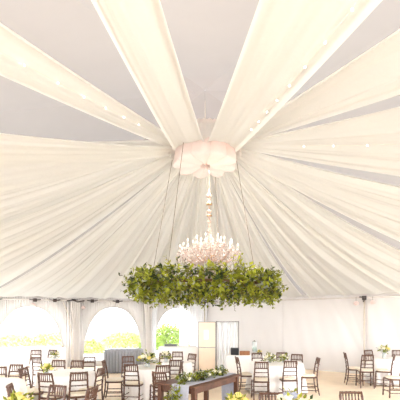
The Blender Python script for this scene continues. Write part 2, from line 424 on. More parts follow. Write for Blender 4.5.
# ------------------------------------------------------------------ leafy ring
GR = 1.20; GZ = 2.53
g = empty('hanging_garland', P+Vector((0,0,GZ)), 0, 'large leafy green ring hanging on ropes around the chandelier', 'garland')
b = MB(); b.tube([(GR*math.cos(2*PI*k/72), GR*math.sin(2*PI*k/72), 0) for k in range(73)], .025, 8); b.build('hoop', M['twig'], g, smooth=True)
leafs = MB(); twigs = MB()
rnd = random.Random(77)
def sprig(origin, d, ln, nl, lw, mi, tw):
    p = Vector(origin); d = d.normalized(); pts = [p.copy()]
    for k in range(nl):
        d = (d+Vector((rnd.gauss(0,.22), rnd.gauss(0,.22), rnd.gauss(0,.2)-.05))).normalized()
        p = p+d*(ln/nl); pts.append(p.copy())
        for sgn in (-1, 1):
            sd = d.cross(Vector((rnd.gauss(0,1), rnd.gauss(0,1), rnd.gauss(0,1)))).normalized()*sgn
            nrm = Vector((rnd.gauss(0,.7), rnd.gauss(0,.7), 1)).normalized()
            m_ = mi if rnd.random() < .7 else rnd.choice((0,0,1,2,3))
            l_ = lw*rnd.uniform(.7, 1.35)
            leafs.leaf(p, (d*.5+sd).normalized(), nrm, l_, l_*rnd.uniform(.5, .75), m_)
    tw.tube(pts, .004, 3, cap=False)
for i in range(1150):
    a = 2*PI*rnd.random(); ps = rnd.uniform(0, 2*PI); rr = rnd.uniform(.02, .17)
    o_ = Vector(((GR+rr*math.cos(ps))*math.cos(a), (GR+rr*math.cos(ps))*math.sin(a), rr*math.sin(ps)*1.0))
    rad = Vector((math.cos(a)*math.cos(ps), math.sin(a)*math.cos(ps), math.sin(ps)*.95))
    tan = Vector((-math.sin(a), math.cos(a), 0))
    d = rad+tan*rnd.gauss(0, .7)+Vector((0,0,rnd.gauss(-.08,.3)))
    mi = rnd.choices((0,1,2,3), (.34,.26,.27,.13))[0]
    if math.sin(ps) < -.5: mi = rnd.choices((0,1,2), (.45,.4,.15))[0]
    sprig(o_, d, rnd.uniform(.10, .27), rnd.randint(3, 5), .085 if mi != 3 else .06, mi, twigs)
for i in range(46):   # trailing wisps
    a = 2*PI*rnd.random(); up = rnd.random() < .55
    o_ = Vector((GR*math.cos(a), GR*math.sin(a), .12 if up else -.14))
    d = Vector((math.cos(a)*.5+rnd.gauss(0,.4), math.sin(a)*.5+rnd.gauss(0,.4), 1 if up else -1))
    sprig(o_, d, rnd.uniform(.22, .36), 6, .05, rnd.choice((0,0,1,2)), twigs)
for a0 in (PI*.98, PI*1.05, PI*.93):
    sprig(Vector((GR*math.cos(a0)-.08, GR*math.sin(a0), rnd.uniform(-.1,.1))), Vector((-1, -.2, rnd.uniform(-.3,.4))), .42, 8, .05, 2, twigs)
tag(leafs.build('foliage', [M['leaf_a'], M['leaf_b'], M['leaf_c'], M['leaf_d']], g), kind='stuff')
twigs.build('twigs', M['twig'], g)
# ropes of the ring
for i, (a, lb) in enumerate(((160, 'leftmost rope from the peak down to the leafy ring'), (236, 'second rope from the left holding the leafy ring'),
                             (24, 'rightmost rope from the peak down to the leafy ring'), (72, 'thin rope behind the chandelier, holding the back of the leafy ring'))):
    a = math.radians(a); top = P+Vector((.70*math.cos(a), .70*math.sin(a), 5.10)); bot = P+Vector((GR*math.cos(a), GR*math.sin(a), GZ))
    b = MB(); b.tube([top-bot, Vector((0,0,0))], .0055, 5); o = b.build('support_rope', M['rope'], loc=bot); tag(o, lb, 'rope', 'ropes of the leafy ring')

# ------------------------------------------------------------------ chandelier
ch = empty('chandelier', P+Vector((.08,0,2.73)), 0, 'crystal chandelier with many candle arms hanging at the centre of the leafy ring', 'chandelier')
b = MB(); b.tube([(0,0,1.62),(0,0,2.02)], .005, 6); b.build('hanging_rod', M['rope'], ch)
prof = [(0.0,.10)]
zz = .10
rs = [(.05,.04),(.10,.07),(.04,.05),(.075,.09),(.03,.06),(.05,.08),(.085,.07),(.03,.09),(.045,.10),(.028,.10),(.05,.06),(.025,.12),(.045,.07),(.03,.12),(.055,.07),(.02,.10),(.06,.05),(.03,.09),(.06,.06),(.02,.10)]
for r_, h_ in rs:
    prof += [(r_*.6, zz+h_*.1), (r_, zz+h_*.5), (r_*.55, zz+h_*.9)]; zz += h_
prof.append((0, zz))
b = MB(); b.lathe(prof, n=12); b.build('column', M['crystal_dark'], ch, smooth=True)
for z_, r_ in ((1.18,.055),(1.40,.06),(.36,.11),(1.58,.05)):
    b = MB(); b.lathe([(.0,-.02),(r_,-.012),(r_*.9,.012),(0,.02)], (0,0,z_), 12); b.build('collar', M['brass'], ch, smooth=True)
def drop(mb, p, s_=1.0, mi=0):
    x, y, z = p; w = .012*s_
    vs = [(x,y,z),(x+w,y,z-.03*s_),(x,y+w,z-.03*s_),(x-w,y,z-.03*s_),(x,y-w,z-.03*s_),(x,y,z-.055*s_)]
    mb.add(vs, [(0,1,2),(0,2,3),(0,3,4),(0,4,1),(5,2,1),(5,3,2),(5,4,3),(5,1,4)], mi)
def arms(nn, reach, z0, ztip, off, cr=1.0):
    for k in range(nn):
        a = off+2*PI*k/nn; ca, sa = math.cos(a), math.sin(a)
        q = [Vector((ca*reach*t_, sa*reach*t_, z0+(ztip-z0)*t_**2-.17*math.sin(PI*t_)*(1-.3*t_))) for t_ in [i/12 for i in range(13)]]
        mb = MB(); mb.tube(q, [.014-.004*i/12 for i in range(13)], 6); ar = mb.build('arm', M['crystal_dark'], ch, smooth=True)
        x, y, z = q[-1]
        mb = MB(); mb.lathe([(.012,0),(.055*cr,.012),(.06*cr,.02),(.02,.02),(.024,.06),(.018,.07)], (x,y,z), 12); mb.build('candle_cup', M['crystal'], ar, smooth=True)
        mb = MB(); mb.lathe([(.011,.06),(.011,.115),(.004,.12)], (x,y,z), 8); mb.build('candle', M['candle'], ar, smooth=True)
        mb = MB(); mb.lathe([(.004,.117),(.010,.13),(.007,.15),(.001,.165)], (x,y,z), 8); mb.build('flame_bulb', M['bulb'], ar, smooth=True)
        mb = MB()
        for j in range(9):
            an = 2*PI*j/9; dx, dy = .056*cr*math.cos(an), .056*cr*math.sin(an)
            for l_ in range(3): drop(mb, (x+dx, y+dy, z+.01-.062*l_), 1.05)
        for t_ in (.35, .55, .75):
            w = q[int(t_*12)]
            for l_ in range(4): drop(mb, (w.x, w.y, w.z-.02-.06*l_), .95)
        tag(mb.build('crystal_drops', M['crystal'], ar), kind='stuff')
arms(14, .57, .38, .44, 0.1)
arms(10, .44, .42, .54, .35, .9)
arms(6, .24, .50, .63, .2, .8)
# garlands of beads between the arms and the crystal basket below
mb = MB()
for k in range(24):
    a0 = .1+2*PI*k/24; a1 = a0+2*PI/24
    for i in range(10):
        t_ = i/9; a = a0+(a1-a0)*t_; rr = .52; z = .40-.09*math.sin(PI*t_)
        mb.blob((rr*math.cos(a), rr*math.sin(a), z), .011, n=5, k=3)
for k in range(16):
    a = 2*PI*k/16
    for i in range(16):
        t_ = i/15; rr = .03+.46*t_**1.2; z = .92-.46*t_**.6-.10*math.sin(PI*t_)
        mb.blob((rr*math.cos(a), rr*math.sin(a), z), .010, n=5, k=3)
tag(mb.build('bead_strands', M['crystal'], ch), kind='stuff')
mb = MB()
for ring_i, (rr, zt, nn, ll) in enumerate(((.34,.34,40,4),(.25,.26,32,4),(.16,.18,22,4),(.08,.10,12,4))):
    for k in range(nn):
        a = 2*PI*k/nn
        for l_ in range(ll): drop(mb, (rr*math.cos(a)*(1-.06*l_), rr*math.sin(a)*(1-.06*l_), zt-.062*l_), 1.1)
tag(mb.build('crystal_basket', M['crystal'], ch), kind='stuff')
for rr, zt in ((.34,.345),(.25,.265),(.16,.185)):
    mb = MB(); mb.tube([(rr*math.cos(2*PI*k/32), rr*math.sin(2*PI*k/32), zt) for k in range(33)], .008, 5); mb.build('basket_hoop', M['brass'], ch, smooth=True)
# chandelier chain
b = MB()
L_ = 5.12-4.76
nl = 9
for k in range(nl):
    zc = 4.77+L_*(k+.5)/nl
    ring = []
    for j in range(13):
        a = 2*PI*j/12; x = .013*math.cos(a); z = .026*math.sin(a)
        ring.append((x if k % 2 else 0, 0 if k % 2 else x, zc-4.76+z))
    b.tube(ring, .004, 4, cap=False)
tag(b.build('chandelier_chain', M['chrome'], loc=P+Vector((.08,0,4.72))), 'short metal chain from the tulle canopy to the chandelier', 'chain')

# ------------------------------------------------------------------ chiavari chair
def ringed(p0, p1, r, rings=5, bend=None):
    n_ = rings*4; pts = []; rad = []
    p0 = Vector(p0); p1 = Vector(p1)
    for i in range(n_+1):
        t_ = i/n_; q = p0.lerp(p1, t_)
        if bend: q = q+Vector(bend)*math.sin(PI*t_)
        pts.append(q); rad.append(r*(1.28 if i % 4 == 2 else 1.0))
    return pts, rad
def make_chair():
    c = empty('banquet_chair', (0,0,0))
    W, D, H = .395, .38, .45                      # faces +Y, back at -Y
    def xb(z): return .172-.030*max(0, (z-.40)/.52)
    for sx in (-1, 1):                            # rear legs run up into the back
        b = MB(); z = [0,.1,.2,.32,.44,.56,.68,.80,.925]; y = [-.245,-.225,-.205,-.192,-.187,-.195,-.212,-.235,-.265]
        pts = []; rad = []
        for i in range(len(z)-1):
            for k in range(4):
                t_ = k/4; zc = z[i]+(z[i+1]-z[i])*t_; pts.append((sx*xb(zc), y[i]+(y[i+1]-y[i])*t_, zc)); rad.append(.0165*(1.25 if k == 2 else 1)*(.85 if i == 0 else 1))
        pts.append((sx*xb(.925), -.265, .925)); rad.append(.012)
        b.tube(pts, rad, 6); b.build('leg', M['wood'], c, smooth=True)
    for sx in (-1, 1):
        b = MB(); pts, rad = ringed((sx*.188, .185, .44), (sx*.196, .20, 0), .0165, 5); b.tube(pts, rad, 6); b.build('leg', M['wood'], c, smooth=True)
    def yb(z): return -.187-(z-.44)*.155
    b = MB()
    for z, r in ((.905,.0165),(.765,.0135)): pts, rad = ringed((-xb(z), yb(z)-.006, z), (xb(z), yb(z)-.006, z), r, 5, (0,-.018,0)); b.tube(pts, rad, 6)
    b.build('back_rail', M['wood'], c, smooth=True)
    for k in range(6):
        x = -.146+.292*(k+1)/7; bb = -.018*math.sin(PI*(x+.146)/.292)
        b = MB(); pts, rad = ringed((x, yb(.765)-.006+bb, .765), (x, yb(.905)-.006+bb, .905), .0095, 2); b.tube(pts, rad, 5); b.build('spindle', M['wood'], c, smooth=True)
    for z in (.665, .565):
        b = MB(); pts, rad = ringed((-xb(z), yb(z), z), (xb(z), yb(z), z), .011, 5, (0,-.014,0)); b.tube(pts, rad, 6); b.build('back_rung', M['wood'], c, smooth=True)
    b = MB(); b.box((0,0,.437), (.385,.40,.034)); b.build('seat_frame', M['wood'], c, bevel=.012)
    b = MB()
    def cu(u, v):
        a = 2*PI*u; q = 3.2
        ca, sa = math.cos(a), math.sin(a); k = (abs(ca)**q+abs(sa)**q)**(-1/q)
        prof_ = [(0,.455),(.93,.455),(1.0,.468),(1.0,.482),(.93,.497),(.55,.505),(0,.507)]
        i = min(5, int(v*6)); t_ = v*6-i; rr = prof_[i][0]+(prof_[i+1][0]-prof_[i][0])*t_; z = prof_[i][1]+(prof_[i+1][1]-prof_[i][1])*t_
        return (.190*rr*k*ca, .005+.190*rr*k*sa, z)
    b.grid(cu, 32, 7, wrap=True); b.build('seat_cushion', M['cushion'], c, smooth=True)
    for p0, p1 in (((-.192,.193,.27),(.192,.193,.27)),((-.194,.196,.15),(.194,.196,.15)),((-.19,.19,.22),(-.183,-.21,.22)),((.19,.19,.22),(.183,-.21,.22)),((-.193,.19,.12),(-.183,-.222,.12)),((.193,.19,.12),(.183,-.222,.12)),((-.183,-.208,.20),(.183,-.208,.20))):
        b = MB(); pts, rad = ringed(p0, p1, .0095, 4); b.tube(pts, rad, 5); b.build('stretcher', M['wood'], c, smooth=True)
    return c
proto = make_chair(); used = [False]
def chair(px, s, to, label, group, rot=0.0, dx=0):
    """px, s: where the chair back stands in the view; to: point it faces (or a direction angle in degrees)"""
    bk = at(px, s)
    if isinstance(to, (int, float)): d = Vector((math.cos(math.radians(to)), math.sin(math.radians(to)), 0))
    else: d = (to-bk); d.z = 0; d.normalize()
    o = proto if not used[0] else copy_tree(proto); used[0] = True
    p = bk+d*.24; o.location = (p.x, p.y, 0); o.rotation_euler = (0, 0, math.atan2(d.y, d.x)-PI/2+math.radians(rot))
    tag(o, label, 'chair', group); return o

# ------------------------------------------------------------------ tables
def round_table(ctr, r, label, clabel, h=.75, seed=0):
    t = empty('round_table', ctr, 0, label, 'table', 'round banquet tables')
    b = MB(); b.lathe([(0,h-.04),(r*.97,h-.04),(r*.97,h-.008),(0,h-.008)], n=60); b.build('tabletop', M['crate'], t)
    for k in range(4):
        a = PI/4+k*PI/2; b = MB(); b.tube([(r*.62*math.cos(a), r*.62*math.sin(a), 0), (r*.55*math.cos(a), r*.55*math.sin(a), h-.03)], .016, 6); b.build('leg', M['metal'], t)
    rd = random.Random(seed); k1 = 9+seed % 3; p1, p2 = rd.uniform(0,6), rd.uniform(0,6)
    b = MB()
    def cl(u, v):
        a = 2*PI*u
        if v < .35: q = v/.35; return (r*1.012*q*math.cos(a), r*1.012*q*math.sin(a), h+.006)
        q = (v-.35)/.65; f_ = (.045*math.sin(a*k1+p1)+.022*math.sin(a*(k1*2+3)+p2))*q**.8
        rr = r*1.015+.045*q+f_*1.2
        return (rr*math.cos(a), rr*math.sin(a), h+.004-(h-.03)*q)
    b.grid(lambda u, v: cl(u, v*21/6*.34999 if v*21 < 6.5 else .35+(v*21-7)/14*.65), 120, 22, wrap=True)
    o = b.build('tablecloth', M['cloth'], smooth=True, loc=ctr, solid=.003); tag(o, clabel, 'tablecloth', 'white floor-length round tablecloths')
    return ctr
def flowers(p, s, label, nb, mix, seed, leafy=26, vase=True, thistle=0, h=.16, spread=.15):
    rd = random.Random(seed)
    o = empty('flower_arrangement', p, 0, label, 'flowers', 'table centrepieces')
    if vase:
        b = MB(); b.lathe([(.045*s,0),(.052*s,.01),(.05*s,h*.6),(.058*s,h),(.05*s,h),(.044*s,h*.6),(.03*s,.015)], n=16); b.build('vase', M['vase'], o, smooth=True)
    b = MB()
    for k in range(leafy):
        a = rd.uniform(0, 2*PI); el = rd.uniform(-.3, 1.3); d = Vector((math.cos(a)*math.cos(el), math.sin(a)*math.cos(el), math.sin(el)))
        st = Vector((d.x*.03*s, d.y*.03*s, h+.02*s))
        ln = rd.uniform(.10, .19)*s*(spread/.15)
        for q in (.45, .75, 1.0):
            b.leaf(st+d*ln*q, (d+Vector((rd.gauss(0,.5),rd.gauss(0,.5),rd.gauss(0,.4)))), Vector((rd.gauss(0,.6),rd.gauss(0,.6),1)).normalized(), .075*s, .042*s, rd.choice((0,0,1,1,2)))
        b.tube([Vector((0,0,h*.6)), st, st+d*ln], .003*s, 3, 0, cap=False)
    b.build('greenery', [M['leaf_a'], M['leaf_b'], M['leaf_c']], o)
    for k in range(nb):
        a = 2*PI*(k+rd.random()*.6)/nb*2.4; rr = spread*s*math.sqrt((k+.3)/nb)
        c = (rr*math.cos(a), rr*math.sin(a), h+.09*s+.07*s*(1-(rr/(spread*s))**2)+rd.uniform(-.02,.02))
        m_ = M['yellow'] if rd.random() < mix else M['whitep']
        if k < thistle: m_ = M['thistle']
        b = MB(); b.blob(c, .046*s*rd.uniform(.8,1.2), n=9, k=6, sq=.8, jit=.14)
        for j in range(7):
            an = 2*PI*j/7; b.leaf(Vector(c), Vector((math.cos(an), math.sin(an), .35)), Vector((0,0,1)), .07*s, .05*s)
        b.build('bloom', m_, o)
    return o

G = {}
T1 = at(384, 34); T2 = at(276, 38.2); T3 = at(148, 42); T4 = at(66, 47); T6 = at(-14, 56); T7 = at(45, 35); T11 = at(177, 37.5)
round_table(T1, .44, 'small round banquet table below the pole on the right wall', 'white tablecloth on the right-hand table, near the right wall pole', seed=1)
round_table(T2, .68, 'round banquet table with low greenery right of the farm table', 'white tablecloth with low green flowers, right of the farm table', seed=2)
round_table(T3, .50, 'round banquet table just left of the dark farm table', 'white tablecloth with yellow bouquet left of the farm table', seed=3)
round_table(T4, .58, 'round banquet table in front of the drape-wrapped pole at left', 'white tablecloth with small yellow-green bouquet below the leftmost arch', seed=4)
round_table(T6, .62, 'round banquet table at the left edge of the photo', 'long white tablecloth at the left edge of the photo', seed=5)
round_table(T7, .36, 'far round banquet table under the leftmost arched window', 'far white tablecloth under the right side of the leftmost arch', seed=6)
round_table(T11, .38, 'far round banquet table in front of the third arched window', 'far white tablecloth in front of the third arched window', seed=7)
TF = at(275, 97); TL = at(14, 92)
round_table(TF, .74, 'nearest round table at the bottom edge, right of centre', 'nearest tablecloth below the bottom edge, right of centre', seed=8)
round_table(TL, .74, 'nearest round table at the bottom left corner', 'nearest tablecloth below the bottom left corner', seed=9)

g1 = 'chairs around the right-hand table'; w = 'dark brown chiavari chair '
chair(345.5, 34.2, -12, w+'in profile at the left side of the right-hand table', g1)
chair(367.5, 36.6, 80, w+'with its back to us in front of the right-hand table', g1)
chair(368.5, 31.6, -75, w+'behind the right-hand table, below the wall pole', g1)
chair(393.5, 36.2, 150, w+'turned inward at front right of right-hand table', g1)
chair(397.5, 31.8, -105, w+'behind the right-hand table at the right edge', g1)
chair(405, 41, 175, w+'with only its seat front showing at the right edge', g1)
g2 = 'chairs around the table right of the farm table'
chair(261.5, 43.5, 86, w+'with its back to us, left of two before green-flowered table', g2)
chair(290.5, 42.6, 92, w+'with its back to us, right of two before green-flowered table', g2)
chair(317.5, 39.5, 176, w+'in profile standing right of the green-flowered table', g2)
chair(237.5, 38.6, 8, w+'in profile left of the green-flowered table, at end of farm table', g2)
chair(282, 34.2, -95, w+'behind the green-flowered table, left of the pair at the back', g2)
chair(296.8, 36.0, -115, w+'behind the green-flowered table, angled, rightmost at the back', g2)
chair(257, 34.6, -80, w+'behind the green-flowered table, below the drinks dispenser', g2)
g3 = 'chairs around the table left of the farm table'
chair(131, 46.0, 82, w+'with its back to us left of the yellow bouquet tablecloth', g3)
chair(163, 47.0, 108, w+'with its back to us right of the yellow bouquet tablecloth', g3)
chair(104.5, 42.5, 4, w+'in profile at the left, below the grey skirted table', g3)
chair(128, 38.0, -68, w+'facing us behind the yellow bouquet table, before the grey skirted table', g3)
chair(159.5, 54, 62, w+'angled toward the end of the farm table, nearest at its left', g3)
chair(181, 43, 185, w+'right of the yellow bouquet table, behind the farm table', g3)
g11 = 'chairs around the far table by the third arch'
chair(165, 35, -88, w+'at the far table, left of it under the third arch', g11)
chair(176, 41.5, 90, w+'with its back to us at the far table under third arch', g11)
chair(192, 35.5, -135, w+'at the far table, just left of the tan notice board', g11)
chair(177.5, 33.4, -90, w+'behind the far table, facing us under third arch', g11)
g4 = 'chairs around the table with the small bouquet at left'
chair(45.5, 55, 75, w+'with its back to us in front of the small yellow-green bouquet', g4)
chair(79, 54, 112, w+'with its back to us right of the small bouquet at left', g4)
chair(58.5, 42, -88, w+'facing us directly behind the small bouquet table at left', g4)
chair(77, 42.5, -100, w+'facing us behind the small bouquet table, right of another', g4)
chair(100.5, 49.5, 168, w+'in profile at the right side of the small bouquet table', g4)
chair(24, 50, -5, w+'in profile at the left side of the small bouquet table', g4)
g8 = 'chairs standing near the wrapped pole'
chair(89.5, 38.5, -95, w+'facing us below the drape-wrapped pole, left of grey skirted table', g8)
g7 = 'chairs around the far table under the leftmost arch'
chair(36.5, 38.6, 70, w+'at the far left table, front left of it', g7)
chair(52.5, 31.5, -110, w+'at the far left table, behind its right side', g7)
chair(36, 31.6, -80, w+'at the far left table, behind its left side', g7)
g6 = 'chairs around the table at the left edge'
chair(-2, 49, -75, w+'facing us at the left edge of the photo', g6)
chair(16, 46.5, -100, w+'facing us behind the left edge tablecloth', g6)
gn = 'near chairs at the bottom edge'
chair(57, 68, -112, w+'near the bottom left, larger than the ones behind it', gn)
chair(91.5, 69, 168, w+'seen edge-on at the bottom edge, lower left', gn)
chair(11, 67, 15, w+'at the bottom left corner behind the corner flowers', gn)
chair(271, 75.5, -88, w+'with only its top rail showing under the green-flowered table', gn)
chair(351.5, 74.5, -90, w+'with only its top rail showing at bottom right on tan floor', gn)

def up(p, dz, dx=0, dy=0): return Vector((p.x+dx, p.y+dy, dz))
TH = .758
flowers(up(T1, TH), .95, 'yellow and white bouquet on the right-hand table', 9, .6, 1)
flowers(up(T2, TH, -.16), .8, 'low green and cream flowers left of two on table', 5, .1, 2, h=.05, leafy=34, spread=.2)
flowers(up(T2, TH, .22, .05), .8, 'low green and cream flowers right of two on table', 4, .1, 3, h=.05, leafy=34, spread=.18)
flowers(up(T3, TH, -.02), 1.15, 'yellow and cream bouquet left of the farm table', 10, .5, 4, h=.10, spread=.18)
flowers(up(T4, TH, -.33, -.2), .8, 'small yellow-green bouquet seen through a chair back at left', 4, .9, 5, h=.05)
flowers(up(T7, TH, .25, .1), .7, 'small cream flowers on far table under the leftmost arch', 3, .3, 6, h=.06)
flowers(up(T11, TH, -.30, .1), .85, 'pale yellow flowers on far table under the third arch', 6, .3, 7, h=.10)
flowers(up(TF, TH, .25, .28), .95, 'cream bouquet with blue thistle at the bottom edge', 9, .25, 8, thistle=2, h=.13, spread=.19)
flowers(up(TF, TH, -.37, .25), .95, 'bright yellow-green bouquet at the bottom edge under the farm table', 8, .9, 9, h=.13, leafy=34)
flowers(up(TL, TH, -.10, .30), .95, 'leafy yellow-green bouquet at bottom left corner', 4, .8, 10, h=.10, leafy=36)

# ------------------------------------------------------------------ farm table
N_ = at(195.5, 60); Rr = at(239, 49); Lf = at(161.5, 55)
ax = (Rr-N_).normalized(); ay = Vector((-ax.y, ax.x, 0)); LEN = 1.72; WID = .86
ctr = N_+ax*LEN/2+ay*WID/2
ft = empty('farm_table', ctr, math.atan2(ax.y, ax.x), 'dark wooden farm table with a grey runner and greenery in the foreground', 'table')
b = MB(); b.box((0,0,.745), (LEN, WID, .035)); b.build('tabletop', M['table_wood'], ft, bevel=.006)
b = MB()
for sy in (-1, 1): b.box((0, sy*(WID/2-.07), .675), (LEN-.16, .025, .105))
for sx in (-1, 1): b.box((sx*(LEN/2-.07), 0, .675), (.025, WID-.16, .105))
b.build('apron', M['table_wood'], ft, bevel=.004)
for sx in (-1, 1):
    for sy in (-1, 1):
        b = MB(); b.box((sx*(LEN/2-.07), sy*(WID/2-.07), .364), (.085, .085, .727)); b.build('leg', M['table_wood'], ft, bevel=.008)
# runner draped over the top and both ends
b = MB(); RWd = .36; oy = -.13
path = [(-LEN/2-.05, .06), (-LEN/2-.035, .45), (-LEN/2-.022, .74), (-LEN/2-.005, .772), (-LEN/4, .768), (0, .768), (LEN/4, .768), (LEN/2+.005, .772), (LEN/2+.022, .74), (LEN/2+.035, .45), (LEN/2+.05, .06)]
def rn(u, v):
    i = min(len(path)-2, int(v*(len(path)-1))); t_ = v*(len(path)-1)-i
    x = path[i][0]+(path[i+1][0]-path[i][0])*t_; z = path[i][1]+(path[i+1][1]-path[i][1])*t_
    hang = max(0, .74-z)
    y = oy+(u-.5)*RWd*(1-.12*hang)
    return (x+.035*hang*math.sin(u*22)*(1 if x > 0 else -1), y, z+(0 if hang else .002*math.sin(u*30+x*9)))
b.grid(rn, 30, 81)
o = b.build('table_runner', M['runner'], smooth=True, loc=ctr, solid=.003); o.rotation_euler = (0,0,ft.rotation_euler.z)
tag(o, 'blue grey cloth runner hanging over both ends of the farm table', 'table runner')
# leafy garland along the table, spilling over the near end
gl = empty('table_garland', up(ctr, .772), ft.rotation_euler.z, 'green leafy garland with cream roses along the farm table, trailing down', 'garland')
leafs = MB(); twigs = MB(); rnd = random.Random(5)
for i in range(150):
    x = -LEN/2+LEN*.92*rnd.random()
    sprig((x, oy+.03+rnd.gauss(0,.05), .02+rnd.random()*.04), Vector((rnd.gauss(0,1), rnd.gauss(0,.5), abs(rnd.gauss(.25,.35)))), rnd.uniform(.08,.17), 3, .06, rnd.choice((0,0,1,2,2,3)), twigs)
for i in range(46):
    z = -rnd.random()*.52
    sprig((-LEN/2-.075-rnd.random()*.03, oy+.05+rnd.gauss(0,.05)*(1+z), z+.02), Vector((-.5, rnd.gauss(0,.8), rnd.gauss(-.7,.4))), rnd.uniform(.08,.15), 3, .055, rnd.choice((0,1,1,3)), twigs)
tag(leafs.build('foliage', [M['leaf_a'], M['leaf_b'], M['leaf_c'], M['leaf_d']], gl), kind='stuff')
twigs.build('twigs', M['twig'], gl)
for x, y in ((-.62,.0),(-.55,.1),(-.1,.04),(-.02,-.06),(.33,.03),(.42,.06),(.40,-.05),(-.3,.05)):
    b = MB(); b.blob((x, oy+y, .075), .045, n=9, k=6, sq=.8, jit=.12)
    for j in range(7): b.leaf(Vector((x, oy+y, .07)), Vector((math.cos(j*.9), math.sin(j*.9), .4)), Vector((0,0,1)), .07, .05)
    b.build('rose', M['whitep'], gl)

# ------------------------------------------------------------------ back of the tent
def rect_cloth(name, ctr, rz, l, d, h, m, label, cat, folds=10, amp=.018, seed=0, pleat=False):
    """draped rectangular table: table under a floor-length cloth"""
    t = empty('trestle_table', ctr, rz, 'trestle table under the '+label, 'table')
    b = MB(); b.box((0,0,h-.03), (l-.14, d-.14, .03)); b.build('tabletop', M['crate'], t)
    for sx in (-1, 1):
        for sy in (-1, 1):
            b = MB(); b.tube([(sx*(l/2-.1), sy*(d/2-.1), 0), (sx*(l/2-.1), sy*(d/2-.1), h-.035)], .015, 6); b.build('leg', M['metal'], t)
    per = 2*(l+d)
    b = MB()
    def pt(s_):
        s_ = (s_ % 1)*per
        if s_ < l: return (-l/2+s_, -d/2, 0, -1)
        s_ -= l
        if s_ < d: return (l/2, -d/2+s_, 1, 0)
        s_ -= d
        if s_ < l: return (l/2-s_, d/2, 0, 1)
        s_ -= l
        return (-l/2, d/2-s_, -1, 0)
    def cl(u, v):
        x, y, nx, ny = pt(u)
        if v < .2: k = v/.2; return (x*k*1.012, y*k*1.012, h+.006)
        q = (v-.2)/.8; a = math.sin(u*per*folds*2)
        if pleat: a = max(-1, min(1, a*1.6))
        f_ = amp*a*(min(1, q*4) if pleat else q)+.012+.02*q
        return (x+nx*f_, y+ny*f_, h-(h-.015)*q)
    b.grid(cl, int(per*90), 14, wrap=True)
    o = b.build(name, m, smooth=True, loc=ctr, solid=.003); o.rotation_euler = (0,0,rz); tag(o, label, cat)
    return t
lz = math.atan2(-LW.y, -LW.x)
rect_cloth('table_skirt', at(124, 28), .07, 1.26, .6, .84, M['satin'], 'silver grey pleated satin skirt on the table before the middle arch', 'table skirt', folds=30, amp=.03, pleat=True)
rect_cloth('buffet_cloth', at(26, 28.6)+Vector((0,0,0)), lz, 2.6, .6, .92, M['cloth'], 'long white cloth below the leftmost arched window', 'tablecloth')
bt = at(178, 26.3)
rect_cloth('buffet_cloth', bt, .1, 1.45, .6, .86, M['cloth'], 'white buffet cloth under the third arched window', 'tablecloth')
dt = empty('serving_tray', up(bt, .868, -.28, .05), .1, 'dark rectangular serving tray on the buffet under the third arch', 'tray')
b = MB(); b.box((0,0,.012), (.46,.26,.02)); b.build('tray_base', M['steel'], dt, bevel=.004)
b = MB()
for sx, sy, lx, ly in ((0,-1,.46,.015),(0,1,.46,.015),(-1,0,.015,.26),(1,0,.015,.26)): b.box((sx*.2225, sy*.1225, .045), (lx, ly, .05))
b.build('rim', M['steel'], dt)
for sx in (-1, 1):
    b = MB(); b.tube([(sx*.23,-.06,.05),(sx*.26,-.05,.08),(sx*.26,.05,.08),(sx*.23,.06,.05)], .008, 6); b.build('handle', M['steel'], dt)
sv = at(245, 31)
rect_cloth('buffet_cloth', sv, -.12, 1.15, .5, .74, M['cloth'], 'white cloth on the drinks table behind the green-flowered table', 'tablecloth')
# drinks table items
sp = empty('loudspeaker', up(sv, .748, -.33, -.02), -.1, 'black box speaker at the left end of the drinks table', 'speaker')
b = MB(); b.box((0,0,.11), (.26,.22,.22)); b.build('cabinet', M['black'], sp, bevel=.01)
b = MB(); b.box((0,-.114,.11), (.22,.012,.18)); b.build('grille', M['black'], sp)
cr = empty('wooden_crate', up(sv, .748, -.02, -.08), -.12, 'brown wooden crate in the middle of the drinks table', 'crate')
for sy in (-1, 1):
    b = MB()
    for z in (.03, .095): b.box((0, sy*.09, z), (.32, .014, .055))
    b.build('side_slats', M['crate'], cr)
for sx in (-1, 1): b = MB(); b.box((sx*.155, 0, .062), (.014, .17, .12)); b.build('end_panel', M['crate'], cr)
b = MB(); b.box((0,0,.008), (.31,.17,.012)); b.build('crate_base', M['crate'], cr)
dd = empty('drinks_dispenser', up(sv, .748, .31, .02), 0, 'tall glass drinks dispenser with dark lid on the drinks table', 'dispenser')
b = MB(); b.lathe([(.07,0),(.075,.01),(.05,.03),(.05,.09),(.075,.10)], n=16); b.build('stand', M['chrome'], dd, smooth=True)
b = MB(); b.lathe([(.07,.10),(.078,.12),(.078,.40),(.06,.42)], n=18); b.build('jar', M['vase'], dd, smooth=True)
b = MB(); b.lathe([(0,.115),(.068,.115),(.068,.24),(0,.24)], n=16); b.build('drink', M['drink'], dd, smooth=True)
b = MB(); b.lathe([(.066,.42),(.066,.435),(.02,.44),(.022,.465),(0,.47)], n=16); b.build('lid', M['dark'], dd, smooth=True)
b = MB(); b.tube([(0,-.07,.135),(0,-.115,.135),(0,-.115,.11)], .010, 6); b.build('tap', M['chrome'], dd)
dd2 = flowers(up(sv, .748, .44, -.12), .6, 'small yellow flowers on the drinks table beside the dispenser', 4, .8, 31, h=.05)

